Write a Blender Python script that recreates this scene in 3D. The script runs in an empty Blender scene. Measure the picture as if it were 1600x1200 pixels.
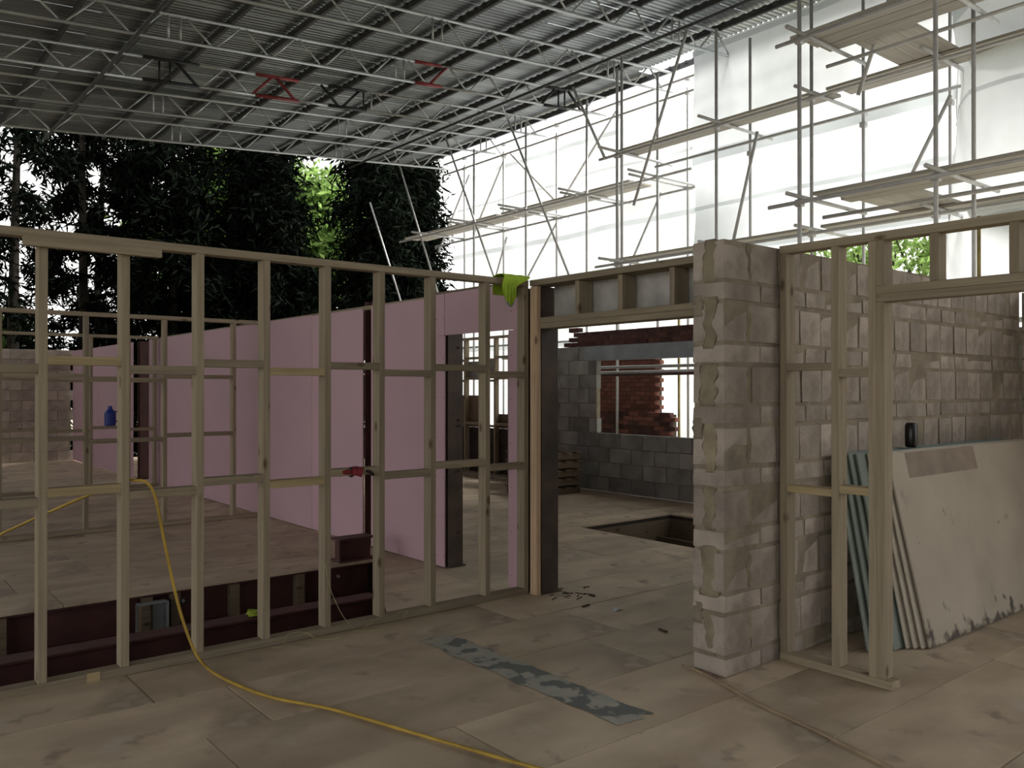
import bpy, bmesh, math, random
import numpy as np
from mathutils import Vector, Matrix, noise
R = random.Random(7)
rad = math.radians
S = bpy.context.scene
C = S.collection

# ------------------------------------------------------------------ camera, light, exposure
cam_d = bpy.data.cameras.new('camera'); cam = bpy.data.objects.new('camera', cam_d); C.objects.link(cam)
cam.location = (0, 0, 1.59)
cam.rotation_euler = (rad(90.26), 0, rad(-39.21))
cam_d.sensor_width = 36.0; cam_d.lens = 36.0 * 1317.6 / 1600.0
cam_d.clip_start = 0.05; cam_d.clip_end = 400
S.camera = cam

w = bpy.data.worlds.new('overcast_sky'); S.world = w; w.use_nodes = True
bg = w.node_tree.nodes['Background']; bg.inputs[0].default_value = (1.0, 0.99, 0.97, 1); bg.inputs[1].default_value = 1.0
sun_d = bpy.data.lights.new('sun', 'SUN'); sun_d.energy = 7.5; sun_d.angle = rad(25); sun_d.color = (1.0, 0.96, 0.9)
sun = bpy.data.objects.new('sun', sun_d); C.objects.link(sun)
sun.rotation_euler = Vector((-0.50, 0.10, -0.86)).to_track_quat('-Z', 'Y').to_euler()   # high, from beyond the sheeting
S.view_settings.view_transform = 'Standard'; S.view_settings.look = 'None'
S.view_settings.gamma = 1.0; S.view_settings.use_curve_mapping = False
S.view_settings.exposure = 0.9

# ------------------------------------------------------------------ materials
def mat(name, col, rough=0.8, metal=0.0, var=0.12, scale=6.0, stretch=(1, 1, 1), bump=0.0, bscale=40.0, col2=None, detail=6, hue=0.0):
    """base colour mottled by noise in the object's own metres, with a shift for each object"""
    m = bpy.data.materials.new(name); m.use_nodes = True
    nt = m.node_tree; N = nt.nodes; L = nt.links; b = N['Principled BSDF']
    b.inputs['Roughness'].default_value = rough; b.inputs['Metallic'].default_value = metal
    tc = N.new('ShaderNodeTexCoord'); oi = N.new('ShaderNodeObjectInfo')
    off = N.new('ShaderNodeVectorMath'); off.operation = 'SCALE'; off.inputs[0].default_value = (13.7, 7.1, 5.3)
    L.new(oi.outputs['Random'], off.inputs['Scale'])
    add = N.new('ShaderNodeVectorMath'); add.operation = 'ADD'
    mp = N.new('ShaderNodeMapping'); mp.inputs['Scale'].default_value = stretch
    L.new(tc.outputs['Object'], mp.inputs[0]); L.new(mp.outputs[0], add.inputs[0]); L.new(off.outputs[0], add.inputs[1])
    nz = N.new('ShaderNodeTexNoise'); nz.inputs['Scale'].default_value = scale; nz.inputs['Detail'].default_value = detail
    L.new(add.outputs[0], nz.inputs['Vector'])
    rp = N.new('ShaderNodeValToRGB')
    c2 = col2 if col2 else tuple(c * 0.6 for c in col)
    rp.color_ramp.elements[0].position = 0.32; rp.color_ramp.elements[1].position = 0.66
    rp.color_ramp.elements[0].color = (*c2, 1); rp.color_ramp.elements[1].color = (*col, 1)
    L.new(nz.outputs['Fac'], rp.inputs[0])
    hs = N.new('ShaderNodeHueSaturation')
    mr = N.new('ShaderNodeMapRange'); mr.inputs['To Min'].default_value = 1 - var; mr.inputs['To Max'].default_value = 1 + var
    L.new(oi.outputs['Random'], mr.inputs[0]); L.new(mr.outputs[0], hs.inputs['Value'])
    L.new(rp.outputs[0], hs.inputs['Color']); L.new(hs.outputs[0], b.inputs['Base Color'])
    if bump > 0:
        n2 = N.new('ShaderNodeTexNoise'); n2.inputs['Scale'].default_value = bscale; n2.inputs['Detail'].default_value = 4
        L.new(add.outputs[0], n2.inputs['Vector'])
        bp = N.new('ShaderNodeBump'); bp.inputs['Strength'].default_value = bump; bp.inputs['Distance'].default_value = 0.01
        L.new(n2.outputs['Fac'], bp.inputs['Height']); L.new(bp.outputs[0], b.inputs['Normal'])
    return m

def wood(name, col, knots=True):
    """sawn softwood, grain along local X, a few dark knots"""
    m = mat(name, col, 0.85, 0, 0.16, 5.0, (0.35, 9, 9), 0.25, 60, tuple(c * 0.72 for c in col))
    nt = m.node_tree; N = nt.nodes; L = nt.links; b = N['Principled BSDF']
    if knots:
        tc = N['Texture Coordinate'] if 'Texture Coordinate' in N else [n for n in N if n.type == 'TEX_COORD'][0]
        oi = [n for n in N if n.type == 'OBJECT_INFO'][0]
        sc = N.new('ShaderNodeVectorMath'); sc.operation = 'SCALE'; sc.inputs[0].default_value = (31, 3, 2)
        L.new(oi.outputs['Random'], sc.inputs['Scale'])
        ad = N.new('ShaderNodeVectorMath'); ad.operation = 'ADD'
        L.new(tc.outputs['Object'], ad.inputs[0]); L.new(sc.outputs[0], ad.inputs[1])
        mp = N.new('ShaderNodeMapping'); mp.inputs['Scale'].default_value = (3.2, 7, 7); L.new(ad.outputs[0], mp.inputs[0])
        vo = N.new('ShaderNodeTexVoronoi'); vo.inputs['Scale'].default_value = 1.0; L.new(mp.outputs[0], vo.inputs['Vector'])
        r2 = N.new('ShaderNodeValToRGB'); r2.color_ramp.elements[0].position = 0.06; r2.color_ramp.elements[1].position = 0.15
        r2.color_ramp.elements[0].color = (0.38, 0.3, 0.24, 1); r2.color_ramp.elements[1].color = (1, 1, 1, 1)
        L.new(vo.outputs['Distance'], r2.inputs[0])
        src = b.inputs['Base Color'].links[0].from_socket
        mx = N.new('ShaderNodeMix'); mx.data_type = 'RGBA'; mx.blend_type = 'MULTIPLY'; mx.inputs[0].default_value = 1
        L.new(src, mx.inputs[6]); L.new(r2.outputs[0], mx.inputs[7]); L.new(mx.outputs[2], b.inputs['Base Color'])
    return m

M = {}
M['timber'] = wood('treated_timber', (0.36, 0.295, 0.205))
M['timber_fresh'] = wood('fresh_sawn_timber', (0.50, 0.39, 0.22))
M['timber_pale'] = wood('pale_redwood', (0.62, 0.44, 0.29))
M['timber_old'] = wood('old_timber', (0.20, 0.15, 0.10))
M['chip'] = mat('dusty_chipboard', (0.66, 0.54, 0.395), 0.7, 0, 0.13, 2.2, (0.8, 1.6, 1), 0.15, 90, (0.47, 0.37, 0.265), 9)
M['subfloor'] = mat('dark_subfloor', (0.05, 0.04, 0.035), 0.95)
M['block'] = mat('concrete_block', (0.48, 0.41, 0.355), 0.95, 0, 0.2, 5, (1, 1, 1), 0.9, 70, (0.34, 0.29, 0.25), 8)
M['block_grey'] = mat('grey_concrete_block', (0.36, 0.36, 0.335), 0.95, 0, 0.25, 3, (1, 1, 1), 0.6, 60, (0.2, 0.2, 0.19), 7)
M['mortar'] = mat('mortar', (0.32, 0.27, 0.20), 0.95, 0, 0.1, 7, (1, 1, 1), 0.8, 60, (0.2, 0.17, 0.13))
M['mortar_dark'] = mat('dark_mortar', (0.10, 0.075, 0.06), 0.95, 0, 0.1, 7, (1, 1, 1), 0.6, 60)  # darker mortar for the brick joints and cores
M['mortar_green'] = mat('olive_mortar', (0.37, 0.32, 0.22), 0.95, 0, 0.15, 9, (1, 1, 1), 0.9, 45, (0.24, 0.2, 0.14))
M['brick'] = mat('red_brick', (0.30, 0.115, 0.085), 0.9, 0, 0.2, 8, (1, 1, 1), 0.5, 80, (0.2, 0.075, 0.055))
M['brick_dark'] = mat('dark_brick', (0.13, 0.055, 0.045), 0.9, 0, 0.3, 8, (1, 1, 1), 0.5, 80, (0.07, 0.03, 0.028))
M['pink'] = mat('pink_plasterboard', (0.57, 0.375, 0.43), 0.8, 0, 0.03, 1.2, (1, 1, 1), 0.0, 40, (0.53, 0.35, 0.405), 4)
M['core'] = mat('gypsum_core', (0.55, 0.53, 0.5), 0.9, 0, 0.05)
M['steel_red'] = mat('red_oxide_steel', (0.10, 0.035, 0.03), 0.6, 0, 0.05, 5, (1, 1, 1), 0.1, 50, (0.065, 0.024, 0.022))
M['steel_dark'] = mat('dark_primed_steel', (0.13, 0.09, 0.075), 0.6, 0, 0.05, 4, (1, 1, 1), 0.15, 30, (0.06, 0.046, 0.04))
M['galv'] = mat('galvanised_steel', (0.50, 0.52, 0.53), 0.5, 0.6, 0.12, 7, (1, 1, 1), 0, 40, (0.36, 0.38, 0.39))
M['lintel'] = mat('blue_grey_lintel', (0.34, 0.38, 0.40), 0.6, 0.2, 0.05, 5, (1, 1, 1), 0, 40, (0.26, 0.29, 0.3))
M['pole'] = mat('scaffold_tube', (0.72, 0.72, 0.73), 0.5, 0.2, 0.1, 9, (1, 1, 1), 0, 40, (0.6, 0.59, 0.58))  # veiling glare is put into this pale tube colour
M['pole_yellow'] = mat('yellow_tube', (0.5, 0.4, 0.16), 0.6, 0.1, 0.1)
M['truss'] = mat('aluminium_lattice', (0.60, 0.62, 0.62), 0.45, 0.55, 0.1, 7, (1, 1, 1), 0, 40, (0.5, 0.52, 0.52))
M['truss_black'] = mat('black_painted_steel', (0.02, 0.022, 0.025), 0.6)
M['truss_red'] = mat('red_painted_steel', (0.33, 0.045, 0.05), 0.6)
M['roof'] = mat('corrugated_sheet', (0.29, 0.305, 0.31), 0.36, 0.8, 0.3, 1.6, (0.3, 2, 1), 0, 40, (0.2, 0.21, 0.215))
M['purlin'] = mat('dark_purlin', (0.10, 0.105, 0.11), 0.7, 0.1, 0.1)
M['board'] = wood('weathered_scaffold_board', (0.62, 0.57, 0.50), False)  # weathered wood, base lightened further to carry the glare
M['drywall'] = mat('weathered_plasterboard', (0.60, 0.54, 0.45), 0.85, 0, 0.04, 2.2, (1, 1, 1), 0.05, 40, (0.50, 0.45, 0.37), 6)
M['drywall_green'] = mat('moisture_board', (0.25, 0.29, 0.26), 0.85, 0, 0.08, 3, (1, 1, 1), 0, 40, (0.18, 0.215, 0.19))
M['ground'] = mat('bare_ground', (0.20, 0.19, 0.14), 1.0, 0, 0, 0.8, (1, 1, 1), 0.3, 8, (0.13, 0.13, 0.09))
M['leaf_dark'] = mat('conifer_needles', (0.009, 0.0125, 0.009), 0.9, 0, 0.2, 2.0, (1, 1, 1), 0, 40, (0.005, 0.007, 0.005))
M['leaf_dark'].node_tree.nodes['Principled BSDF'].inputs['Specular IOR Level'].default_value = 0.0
M['bark'] = mat('bark', (0.05, 0.04, 0.03), 0.95, 0, 0.2, 8, (1, 1, 0.2), 0.5, 20)
M['cable'] = mat('yellow_cable', (0.62, 0.40, 0.06), 0.55, 0, 0.02)
M['cord_brown'] = mat('brown_cord', (0.46, 0.34, 0.22), 0.8, 0, 0.02)
M['string'] = mat('pale_string', (0.55, 0.5, 0.28), 0.8, 0, 0.02)
M['hivis'] = mat('hi_vis_cloth', (0.50, 0.72, 0.05), 0.8, 0, 0.02, 9, (1, 1, 1), 0, 40, (0.40, 0.60, 0.04))
M['reflective'] = mat('reflective_tape', (0.45, 0.47, 0.46), 0.4, 0, 0.02)
M['glove_red'] = mat('red_knit', (0.28, 0.03, 0.04), 0.9, 0, 0.02, 30, (1, 1, 1), 0.3, 300)
M['glove_dark'] = mat('dark_rubber', (0.03, 0.025, 0.03), 0.7, 0, 0.02, 30)
M['black'] = mat('black_can', (0.006, 0.006, 0.007), 0.28, 0, 0)
M['blue'] = mat('blue_plastic', (0.02, 0.05, 0.32), 0.5, 0, 0)
M['paper'] = mat('white_scrap', (0.7, 0.7, 0.75), 0.6, 0, 0)
M['splinter'] = mat('dark_splinter', (0.05, 0.035, 0.025), 0.9, 0, 0.3)
M['lime'] = mat('lime_twine', (0.5, 0.6, 0.06), 0.8, 0, 0)
M['tape_brown'] = mat('brown_paper', (0.31, 0.245, 0.195), 0.9, 0, 0, 6, (1, 1, 1), 0, 40, (0.23, 0.185, 0.145))

def trans_mat(name, col, tfac, var=0.03, tcol=None):
    m = bpy.data.materials.new(name); m.use_nodes = True
    nt = m.node_tree; N = nt.nodes; L = nt.links
    N.remove(N['Principled BSDF']); out = N['Material Output']
    tc = N.new('ShaderNodeTexCoord'); nz = N.new('ShaderNodeTexNoise'); nz.inputs['Scale'].default_value = 1.3; nz.inputs['Detail'].default_value = 5
    L.new(tc.outputs['Object'], nz.inputs['Vector'])
    rp = N.new('ShaderNodeValToRGB')
    rp.color_ramp.elements[0].color = (*[c * (1 - 3 * var) for c in col], 1); rp.color_ramp.elements[1].color = (*col, 1)
    rp.color_ramp.elements[0].position = 0.3; rp.color_ramp.elements[1].position = 0.7
    L.new(nz.outputs['Fac'], rp.inputs[0])
    d = N.new('ShaderNodeBsdfDiffuse'); t = N.new('ShaderNodeBsdfTranslucent'); mx = N.new('ShaderNodeMixShader'); mx.inputs[0].default_value = tfac
    L.new(rp.outputs[0], d.inputs[0])
    if tcol: t.inputs[0].default_value = (*tcol, 1)
    else: L.new(rp.outputs[0], t.inputs[0])
    L.new(d.outputs[0], mx.inputs[1]); L.new(t.outputs[0], mx.inputs[2]); L.new(mx.outputs[0], out.inputs[0])
    return m
M['sheet'] = trans_mat('debris_sheeting', (0.55, 0.575, 0.59), 0.70, 0.07)
M['sheet_band'] = trans_mat('sheeting_band', (0.82, 0.84, 0.85), 0.78)
M['leaf_green'] = trans_mat('bright_leaves', (0.26, 0.40, 0.12), 0.5, 0.15)

def stain(m, col, lo, hi, scale, gradz=None):
    """irregular patches of another colour (mould, splashed screed) in object space"""
    nt = m.node_tree; N = nt.nodes; L = nt.links; b = N['Principled BSDF']
    src = b.inputs['Base Color'].links[0].from_socket
    tc = N.new('ShaderNodeTexCoord'); nz = N.new('ShaderNodeTexNoise'); nz.inputs['Scale'].default_value = scale; nz.inputs['Detail'].default_value = 8
    L.new(tc.outputs['Object'], nz.inputs['Vector'])
    val = nz.outputs['Fac']
    if gradz:
        sp = N.new('ShaderNodeSeparateXYZ'); L.new(tc.outputs['Object'], sp.inputs[0])
        mr = N.new('ShaderNodeMapRange'); mr.inputs['From Min'].default_value = gradz[0]; mr.inputs['From Max'].default_value = gradz[1]
        mr.inputs['To Min'].default_value = gradz[2]; mr.inputs['To Max'].default_value = 0
        L.new(sp.outputs[2], mr.inputs[0])
        ad = N.new('ShaderNodeMath'); ad.operation = 'ADD'; L.new(val, ad.inputs[0]); L.new(mr.outputs[0], ad.inputs[1]); val = ad.outputs[0]
    rp = N.new('ShaderNodeValToRGB'); rp.color_ramp.elements[0].position = lo; rp.color_ramp.elements[1].position = hi
    rp.color_ramp.elements[0].color = (0, 0, 0, 1); rp.color_ramp.elements[1].color = (1, 1, 1, 1)
    L.new(val, rp.inputs[0])
    mx = N.new('ShaderNodeMix'); mx.data_type = 'RGBA'
    L.new(rp.outputs[0], mx.inputs[0]); L.new(src, mx.inputs[6]); mx.inputs[7].default_value = (*col, 1)
    L.new(mx.outputs[2], b.inputs['Base Color'])
stain(M['chip'], (0.31, 0.25, 0.19), 0.56, 0.74, 1.3)
stain(M['chip'], (0.62, 0.52, 0.42), 0.62, 0.72, 2.6)
stain(M['chip'], (0.38, 0.29, 0.22), 0.60, 0.70, 4.5)
stain(M['chip'], (0.16, 0.13, 0.10), 0.75, 0.78, 16)
stain(M['chip'], (0.60, 0.43, 0.30), 0.56, 0.74, 0.7)
M['drywall_front'] = mat('mouldy_plasterboard', (0.46, 0.405, 0.325), 0.85, 0, 0.0, 2.2, (1, 1, 1), 0.05, 40, (0.38, 0.33, 0.265), 6)
stain(M['drywall_front'], (0.09, 0.075, 0.06), 0.68, 0.80, 9, (-0.6, -0.35, 0.24))
stain(M['drywall_front'], (0.30, 0.26, 0.2), 0.66, 0.80, 5)
M['screed'] = mat('screed_smear', (0.47, 0.45, 0.38), 0.9, 0, 0, 9, (1, 1, 1), 0.2, 60, (0.36, 0.37, 0.33))
stain(M['screed'], (0.17, 0.18, 0.175), 0.50, 0.54, 6)
M['screed_thin'] = mat('screed_scuff', (0.36, 0.34, 0.29), 0.9, 0, 0, 5)
stain(M['block'], (0.24, 0.20, 0.16), 0.58, 0.7, 2.2)

# ------------------------------------------------------------------ builders
def link(name, me, m=None, parent=None, loc=(0, 0, 0), rot=(0, 0, 0)):
    o = bpy.data.objects.new(name, me); C.objects.link(o)
    if m is not None and not me.materials: me.materials.append(m)
    o.location = loc; o.rotation_euler = rot
    if parent is not None: o.parent = parent
    return o
def tag(o, label, cat, group=None, kind=None):
    o['label'] = label; o['category'] = cat
    if group: o['group'] = group
    if kind: o['kind'] = kind
    return o
def thing(name, label, cat, loc=(0, 0, 0), group=None, kind=None):
    o = bpy.data.objects.new(name, None); C.objects.link(o); o.location = loc; o.empty_display_size = 0.1
    return tag(o, label, cat, group, kind)
def pm(name, verts, faces):
    me = bpy.data.meshes.new(name); me.from_pydata([tuple(v) for v in verts], [], faces); me.update(); return me
BOX = [(0, 3, 2, 1), (4, 5, 6, 7), (0, 1, 5, 4), (1, 2, 6, 5), (2, 3, 7, 6), (3, 0, 4, 7)]
cache = {}
def box_me(sx, sy, sz, m, bev=0.0):
    k = (round(sx, 3), round(sy, 3), round(sz, 3), m, bev)
    if k not in cache:
        x, y, z = sx / 2, sy / 2, sz / 2
        me = pm('box', [(-x, -y, -z), (x, -y, -z), (x, y, -z), (-x, y, -z), (-x, -y, z), (x, -y, z), (x, y, z), (-x, y, z)], BOX)
        if bev > 0:
            bm = bmesh.new(); bm.from_mesh(me)
            bmesh.ops.bevel(bm, geom=list(bm.edges), offset=bev, segments=1, affect='EDGES'); bm.to_mesh(me); bm.free()
        me.materials.append(M[m]); cache[k] = me
    return cache[k]
def box(name, lo, hi, m, parent=None, bev=0.0):
    """axis-aligned box from lo to hi in the parent's frame"""
    s = [hi[i] - lo[i] for i in range(3)]
    return link(name, box_me(*s, m, bev), None, parent, [(lo[i] + hi[i]) / 2 for i in range(3)])
def timber(name, p0, p1, wid, dep, m='timber', parent=None, roll_axis=(0, 0, 1), bev=0.002):
    """sawn length: local X runs p0 -> p1, local Y is wid, local Z is dep"""
    p0, p1 = Vector(p0), Vector(p1); d = p1 - p0; L_ = d.length; x = d.normalized()
    up = Vector(roll_axis)
    if abs(x.dot(up)) > 0.95: up = Vector((0, 1, 0))
    y = up.cross(x).normalized(); z = x.cross(y)
    o = link(name, box_me(L_, wid, dep, m, bev), None, parent)
    o.matrix_local = Matrix.Translation((p0 + p1) / 2) @ Matrix((x, y, z)).transposed().to_4x4()
    return o
tcache = {}
def rod(name, p0, p1, r, m, parent=None, n=8):
    """straight tube between two points, capped"""
    p0, p1 = Vector(p0), Vector(p1); d = p1 - p0; L_ = d.length
    k = (round(L_, 2), round(r, 4), m, n)
    if k not in tcache:
        v = []; f = []
        for z in (-L_ / 2, L_ / 2):
            for i in range(n): v.append((r * math.cos(2 * math.pi * i / n), r * math.sin(2 * math.pi * i / n), z))
        for i in range(n): f.append((i, (i + 1) % n, n + (i + 1) % n, n + i))
        f.append(tuple(range(n - 1, -1, -1))); f.append(tuple(range(n, 2 * n)))
        me = pm('tube', v, f)
        for p in me.polygons[:n]: p.use_smooth = True
        me.materials.append(M[m]); tcache[k] = me
    o = link(name, tcache[k], None, parent)
    o.matrix_local = Matrix.Translation((p0 + p1) / 2) @ d.to_track_quat('Z', 'Y').to_matrix().to_4x4()
    return o
def smooth_path(pts, k=8):
    pts = [Vector(p) for p in pts]; P = [pts[0]] + pts + [pts[-1]]; out = []
    for i in range(1, len(P) - 2):
        a, b, c, d = P[i - 1], P[i], P[i + 1], P[i + 2]
        for j in range(k):
            t = j / k
            out.append(0.5 * ((2 * b) + (c - a) * t + (2 * a - 5 * b + 4 * c - d) * t * t + (3 * b - a - 3 * c + d) * t ** 3))
    out.append(pts[-1]); return out
def tube_me(pts, r, n=8):
    v = []; f = []; nrm = None
    for i, p in enumerate(pts):
        t = (pts[min(i + 1, len(pts) - 1)] - pts[max(i - 1, 0)]).normalized()
        if nrm is None: nrm = t.orthogonal().normalized()
        nrm = (nrm - t * nrm.dot(t)).normalized(); b = t.cross(nrm)
        rr = r[i] if isinstance(r, (list, tuple)) else r
        for k in range(n):
            a = 2 * math.pi * k / n; v.append(p + (nrm * math.cos(a) + b * math.sin(a)) * rr)
    for i in range(len(pts) - 1):
        for k in range(n):
            f.append((i * n + k, i * n + (k + 1) % n, (i + 1) * n + (k + 1) % n, (i + 1) * n + k))
    f.append(tuple(range(n - 1, -1, -1))); q = (len(pts) - 1) * n; f.append(tuple(range(q, q + n)))
    me = pm('tube', v, f)
    for p in me.polygons: p.use_smooth = True
    return me
def ibeam_me(L_, h, b, tf, tw, m):
    """I-section along local X, top at z=0, centred on y"""
    prof = [(-b/2, 0), (b/2, 0), (b/2, -tf), (tw/2, -tf), (tw/2, -h+tf), (b/2, -h+tf), (b/2, -h), (-b/2, -h), (-b/2, -h+tf), (-tw/2, -h+tf), (-tw/2, -tf), (-b/2, -tf)]
    v = [(0, y, z) for y, z in prof] + [(L_, y, z) for y, z in prof]; n = 12
    f = [(i, n + i, n + (i + 1) % n, (i + 1) % n) for i in range(n)]
    f += [(0, 1, 2, 11), (2, 3, 10, 11), (3, 4, 9, 10), (4, 5, 8, 9), (5, 6, 7, 8)]
    f += [tuple(n + i for i in q[::-1]) for q in ((0, 1, 2, 11), (2, 3, 10, 11), (3, 4, 9, 10), (4, 5, 8, 9), (5, 6, 7, 8))]
    me = pm('ibeam', v, f); me.materials.append(M[m]); return me
def rough_box_me(sx, sy, sz, m, amp, seed, bev=0.003, cuts=2):
    """block with broken arrises"""
    k = (round(sx, 3), round(sy, 3), round(sz, 3), m, amp, seed)
    if k in cache: return cache[k]
    bm = bmesh.new(); bmesh.ops.create_cube(bm, size=1.0)
    bmesh.ops.scale(bm, vec=(sx, sy, sz), verts=bm.verts)
    bmesh.ops.bevel(bm, geom=list(bm.edges), offset=bev, segments=1, affect='EDGES')
    rr = random.Random(seed)
    for v in bm.verts: v.co += Vector((rr.uniform(-amp, amp), rr.uniform(-amp, amp), rr.uniform(-amp, amp)))
    me = bpy.data.meshes.new('block'); bm.to_mesh(me); bm.free(); me.materials.append(M[m]); cache[k] = me
    return me
def rblock(name, lo, hi, m, parent, amp=0.003, nseed=5):
    s = [round(hi[i] - lo[i], 3) for i in range(3)]
    return link(name, rough_box_me(*s, m, amp, R.randrange(nseed)), None, parent, [(lo[i] + hi[i]) / 2 for i in range(3)])

# ------------------------------------------------------------------ ground and floor
gm = pm('ground', [(-90, -60, -0.8), (110, -60, -0.8), (110, 130, -0.8), (-90, 130, -0.8)], [(0, 1, 2, 3)])
tag(link('ground', gm, M['ground']), 'bare brown ground under and around the building', 'ground', kind='structure')

PIT = (6.7, 8.3, 4.5, 7.0)
DG = [(3.03, 5.06), (3.32, 5.64), (3.62, 6.24), (3.94, 6.86)]       # diagonal edge of the floor beside the open trench
vs = []; fs = []
def slab(x0, x1, y0, y1, z0=-0.06, z1=-0.021):
    b = len(vs); vs.extend([(x0, y0, z0), (x1, y0, z0), (x1, y1, z0), (x0, y1, z0), (x0, y0, z1), (x1, y0, z1), (x1, y1, z1), (x0, y1, z1)])
    fs.extend([tuple(b + i for i in q) for q in BOX])
slab(9.3, 9.6, -4, 20.6); slab(-6, 9.3, -4, 4.5); slab(-6, 6.7, 4.5, 5.05); slab(8.3, 9.3, 4.5, 7.0); slab(4.1, 6.7, 5.05, 7.0); slab(4.1, 9.3, 7.0, 7.04); slab(-6, 9.3, 7.04, 20.6)
b = len(vs); P = DG + [(4.1, 6.86), (4.1, 5.06)]
vs += [(x, y, -0.06) for x, y in P] + [(x, y, -0.021) for x, y in P]; n = len(P)
fs += [tuple(b + i for i in range(n - 1, -1, -1)), tuple(b + n + i for i in range(n))] + [(b + i, b + (i + 1) % n, b + n + (i + 1) % n, b + n + i) for i in range(n)]
floor = tag(link('floor', pm('floor', vs, fs), M['subfloor']), 'dusty chipboard floor of long staggered sheets running through all the rooms', 'floor', kind='structure')

def fboard(x0, x1, y0, y1):
    g = R.choice((0.002, 0.003, 0.005))
    if x1 - x0 < 0.08 or y1 - y0 < 0.05: return
    o = box('floor_board', (x0 + g, y0 + g, -0.02), (x1 - g, y1 - g, R.choice((0, 0, -0.0015, -0.003))), 'chip', floor)
def spans(x0, x1, y0, y1):
    """board minus trench and pit"""
    out = [(x0, x1, y0, y1)]
    for (a, b_, c, d) in ((PIT[0], PIT[1], PIT[2], PIT[3]), (-9, 4.1, 5.05, 6.86)):
        nxt = []
        for (p, q, r_, s) in out:
            if q <= a or p >= b_ or s <= c or r_ >= d: nxt.append((p, q, r_, s)); continue
            if r_ < c: nxt.append((p, q, r_, c))
            if s > d: nxt.append((p, q, d, s))
            r2, s2 = max(r_, c), min(s, d)
            if p < a: nxt.append((p, a, r2, s2))
            if q > b_: nxt.append((b_, q, r2, s2))
        out = nxt
    return out
joint = {8: 1.30, 7: 1.665, 6: 3.75, 5: 2.30, 4: 1.2, 3: 2.9}
k = 0; y = -1.55
while y < 20.4:
    y1 = min(y + 0.6, 20.5)
    idx = round((y + 1.55) / 0.6)
    x = joint.get(idx - 2 + 0, R.uniform(0, 2.4)) if idx - 2 in joint else R.uniform(0, 2.4)
    x -= 2.4 * (4 if y > 6 else 2)
    lim = -5.5 if y > 6 else -3.0
    while x < 9.28:
        a, b_ = max(x, lim), min(x + 2.4, 9.28)
        if b_ > a:
            for s in spans(a, b_, y, y1): fboard(*s)
        x += 2.4
    y += 0.6
for i in range(3):
    (xa, ya), (xb, yb) = DG[i], DG[i + 1]
    P = [(xa, ya), (4.095, ya), (4.095, yb - 0.004), (xb, yb - 0.004)]
    v = [(px, py, -0.02) for px, py in P] + [(px, py, 0) for px, py in P]
    link('floor_board', pm('cut_board', v, BOX), M['chip'], floor)

# ------------------------------------------------------------------ open trench with steel beams
tr = thing('floor_trench_lining', 'dark open trench behind the long stud wall', 'trench', (0, 0, 0), kind='structure')
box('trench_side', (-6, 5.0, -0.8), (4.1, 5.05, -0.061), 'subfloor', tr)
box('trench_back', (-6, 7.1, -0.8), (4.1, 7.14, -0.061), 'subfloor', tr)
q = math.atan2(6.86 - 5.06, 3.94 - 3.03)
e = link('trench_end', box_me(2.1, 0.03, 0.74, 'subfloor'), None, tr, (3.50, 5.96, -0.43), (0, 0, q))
def beam(label, x0, x1, y, ztop, h, bw):
    t = thing('steel_beam', label, 'steel beam', (x0, y, ztop))
    link('i_section', ibeam_me(x1 - x0, h, bw, 0.014, 0.012, 'steel_red'), None, t)
    return t
fb = beam('red oxide steel beam along the far edge of the trench', -5.5, 3.93, 6.95, -0.0205, 0.30, 0.17)
lb = beam('lower red oxide steel beam beneath the one at the far trench edge', -5.5, 3.93, 6.97, -0.325, 0.30, 0.17)
nb = beam('red oxide steel beam across the middle of the trench', -5.5, 3.31, 5.78, -0.02, 0.32, 0.17)
box('end_plate', (8.811, -0.09, -0.17), (8.823, 0.09, 0.0), 'steel_dark', nb)
for x in (0.965, 1.95, 2.16, 2.64, 3.22):
    box('web_packer', (x + 5.5 - 0.035, -0.10, -0.284), (x + 5.5 + 0.035, -0.012, -0.016), 'timber_old', fb)
for x in (2.24, 3.62): rod('bolt', (x + 5.5, -0.03, -0.1), (x + 5.5, -0.004, -0.1), 0.014, 'galv', fb)
br = thing('joist_hanger_box', 'galvanised box bracket hung on the trench beam', 'bracket', (1.86, 6.78, -0.30))
for lo, hi in (((0, -0.02, 0), (0.22, 0.08, 0.004)), ((0, -0.02, 0.23), (0.22, 0.08, 0.234)), ((0.216, -0.02, 0), (0.22, 0.08, 0.234)), ((0, 0.076, 0), (0.22, 0.08, 0.234))):
    box('bracket_plate', lo, hi, 'galv', br)
box('timber_infill', (0.02, 0.0, 0.005), (0.09, 0.07, 0.228), 'timber_old', br)
st = thing('beam_offcut', 'short red oxide beam stub standing on the floor edge by the pink wall', 'steel beam', (3.62, 6.99, 0.215))
link('i_section', ibeam_me(0.36, 0.214, 0.17, 0.02, 0.012, 'steel_red'), None, st)
box('web_stiffener', (0.0, -0.08, -0.192), (0.012, -0.007, -0.022), 'steel_red', st)

# ------------------------------------------------------------------ floor pit in the back room
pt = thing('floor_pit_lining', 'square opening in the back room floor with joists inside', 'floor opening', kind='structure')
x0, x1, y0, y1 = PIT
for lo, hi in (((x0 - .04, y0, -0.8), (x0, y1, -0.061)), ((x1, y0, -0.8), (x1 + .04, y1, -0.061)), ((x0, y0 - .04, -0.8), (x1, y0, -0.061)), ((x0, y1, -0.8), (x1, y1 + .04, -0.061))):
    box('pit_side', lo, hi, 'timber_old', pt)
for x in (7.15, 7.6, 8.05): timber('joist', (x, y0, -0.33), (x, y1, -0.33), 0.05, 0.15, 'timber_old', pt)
for y in (5.2, 6.2): timber('joist_blocking', (7.175, y, -0.33), (7.575, y, -0.33), 0.045, 0.14, 'timber_old', pt)

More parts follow.
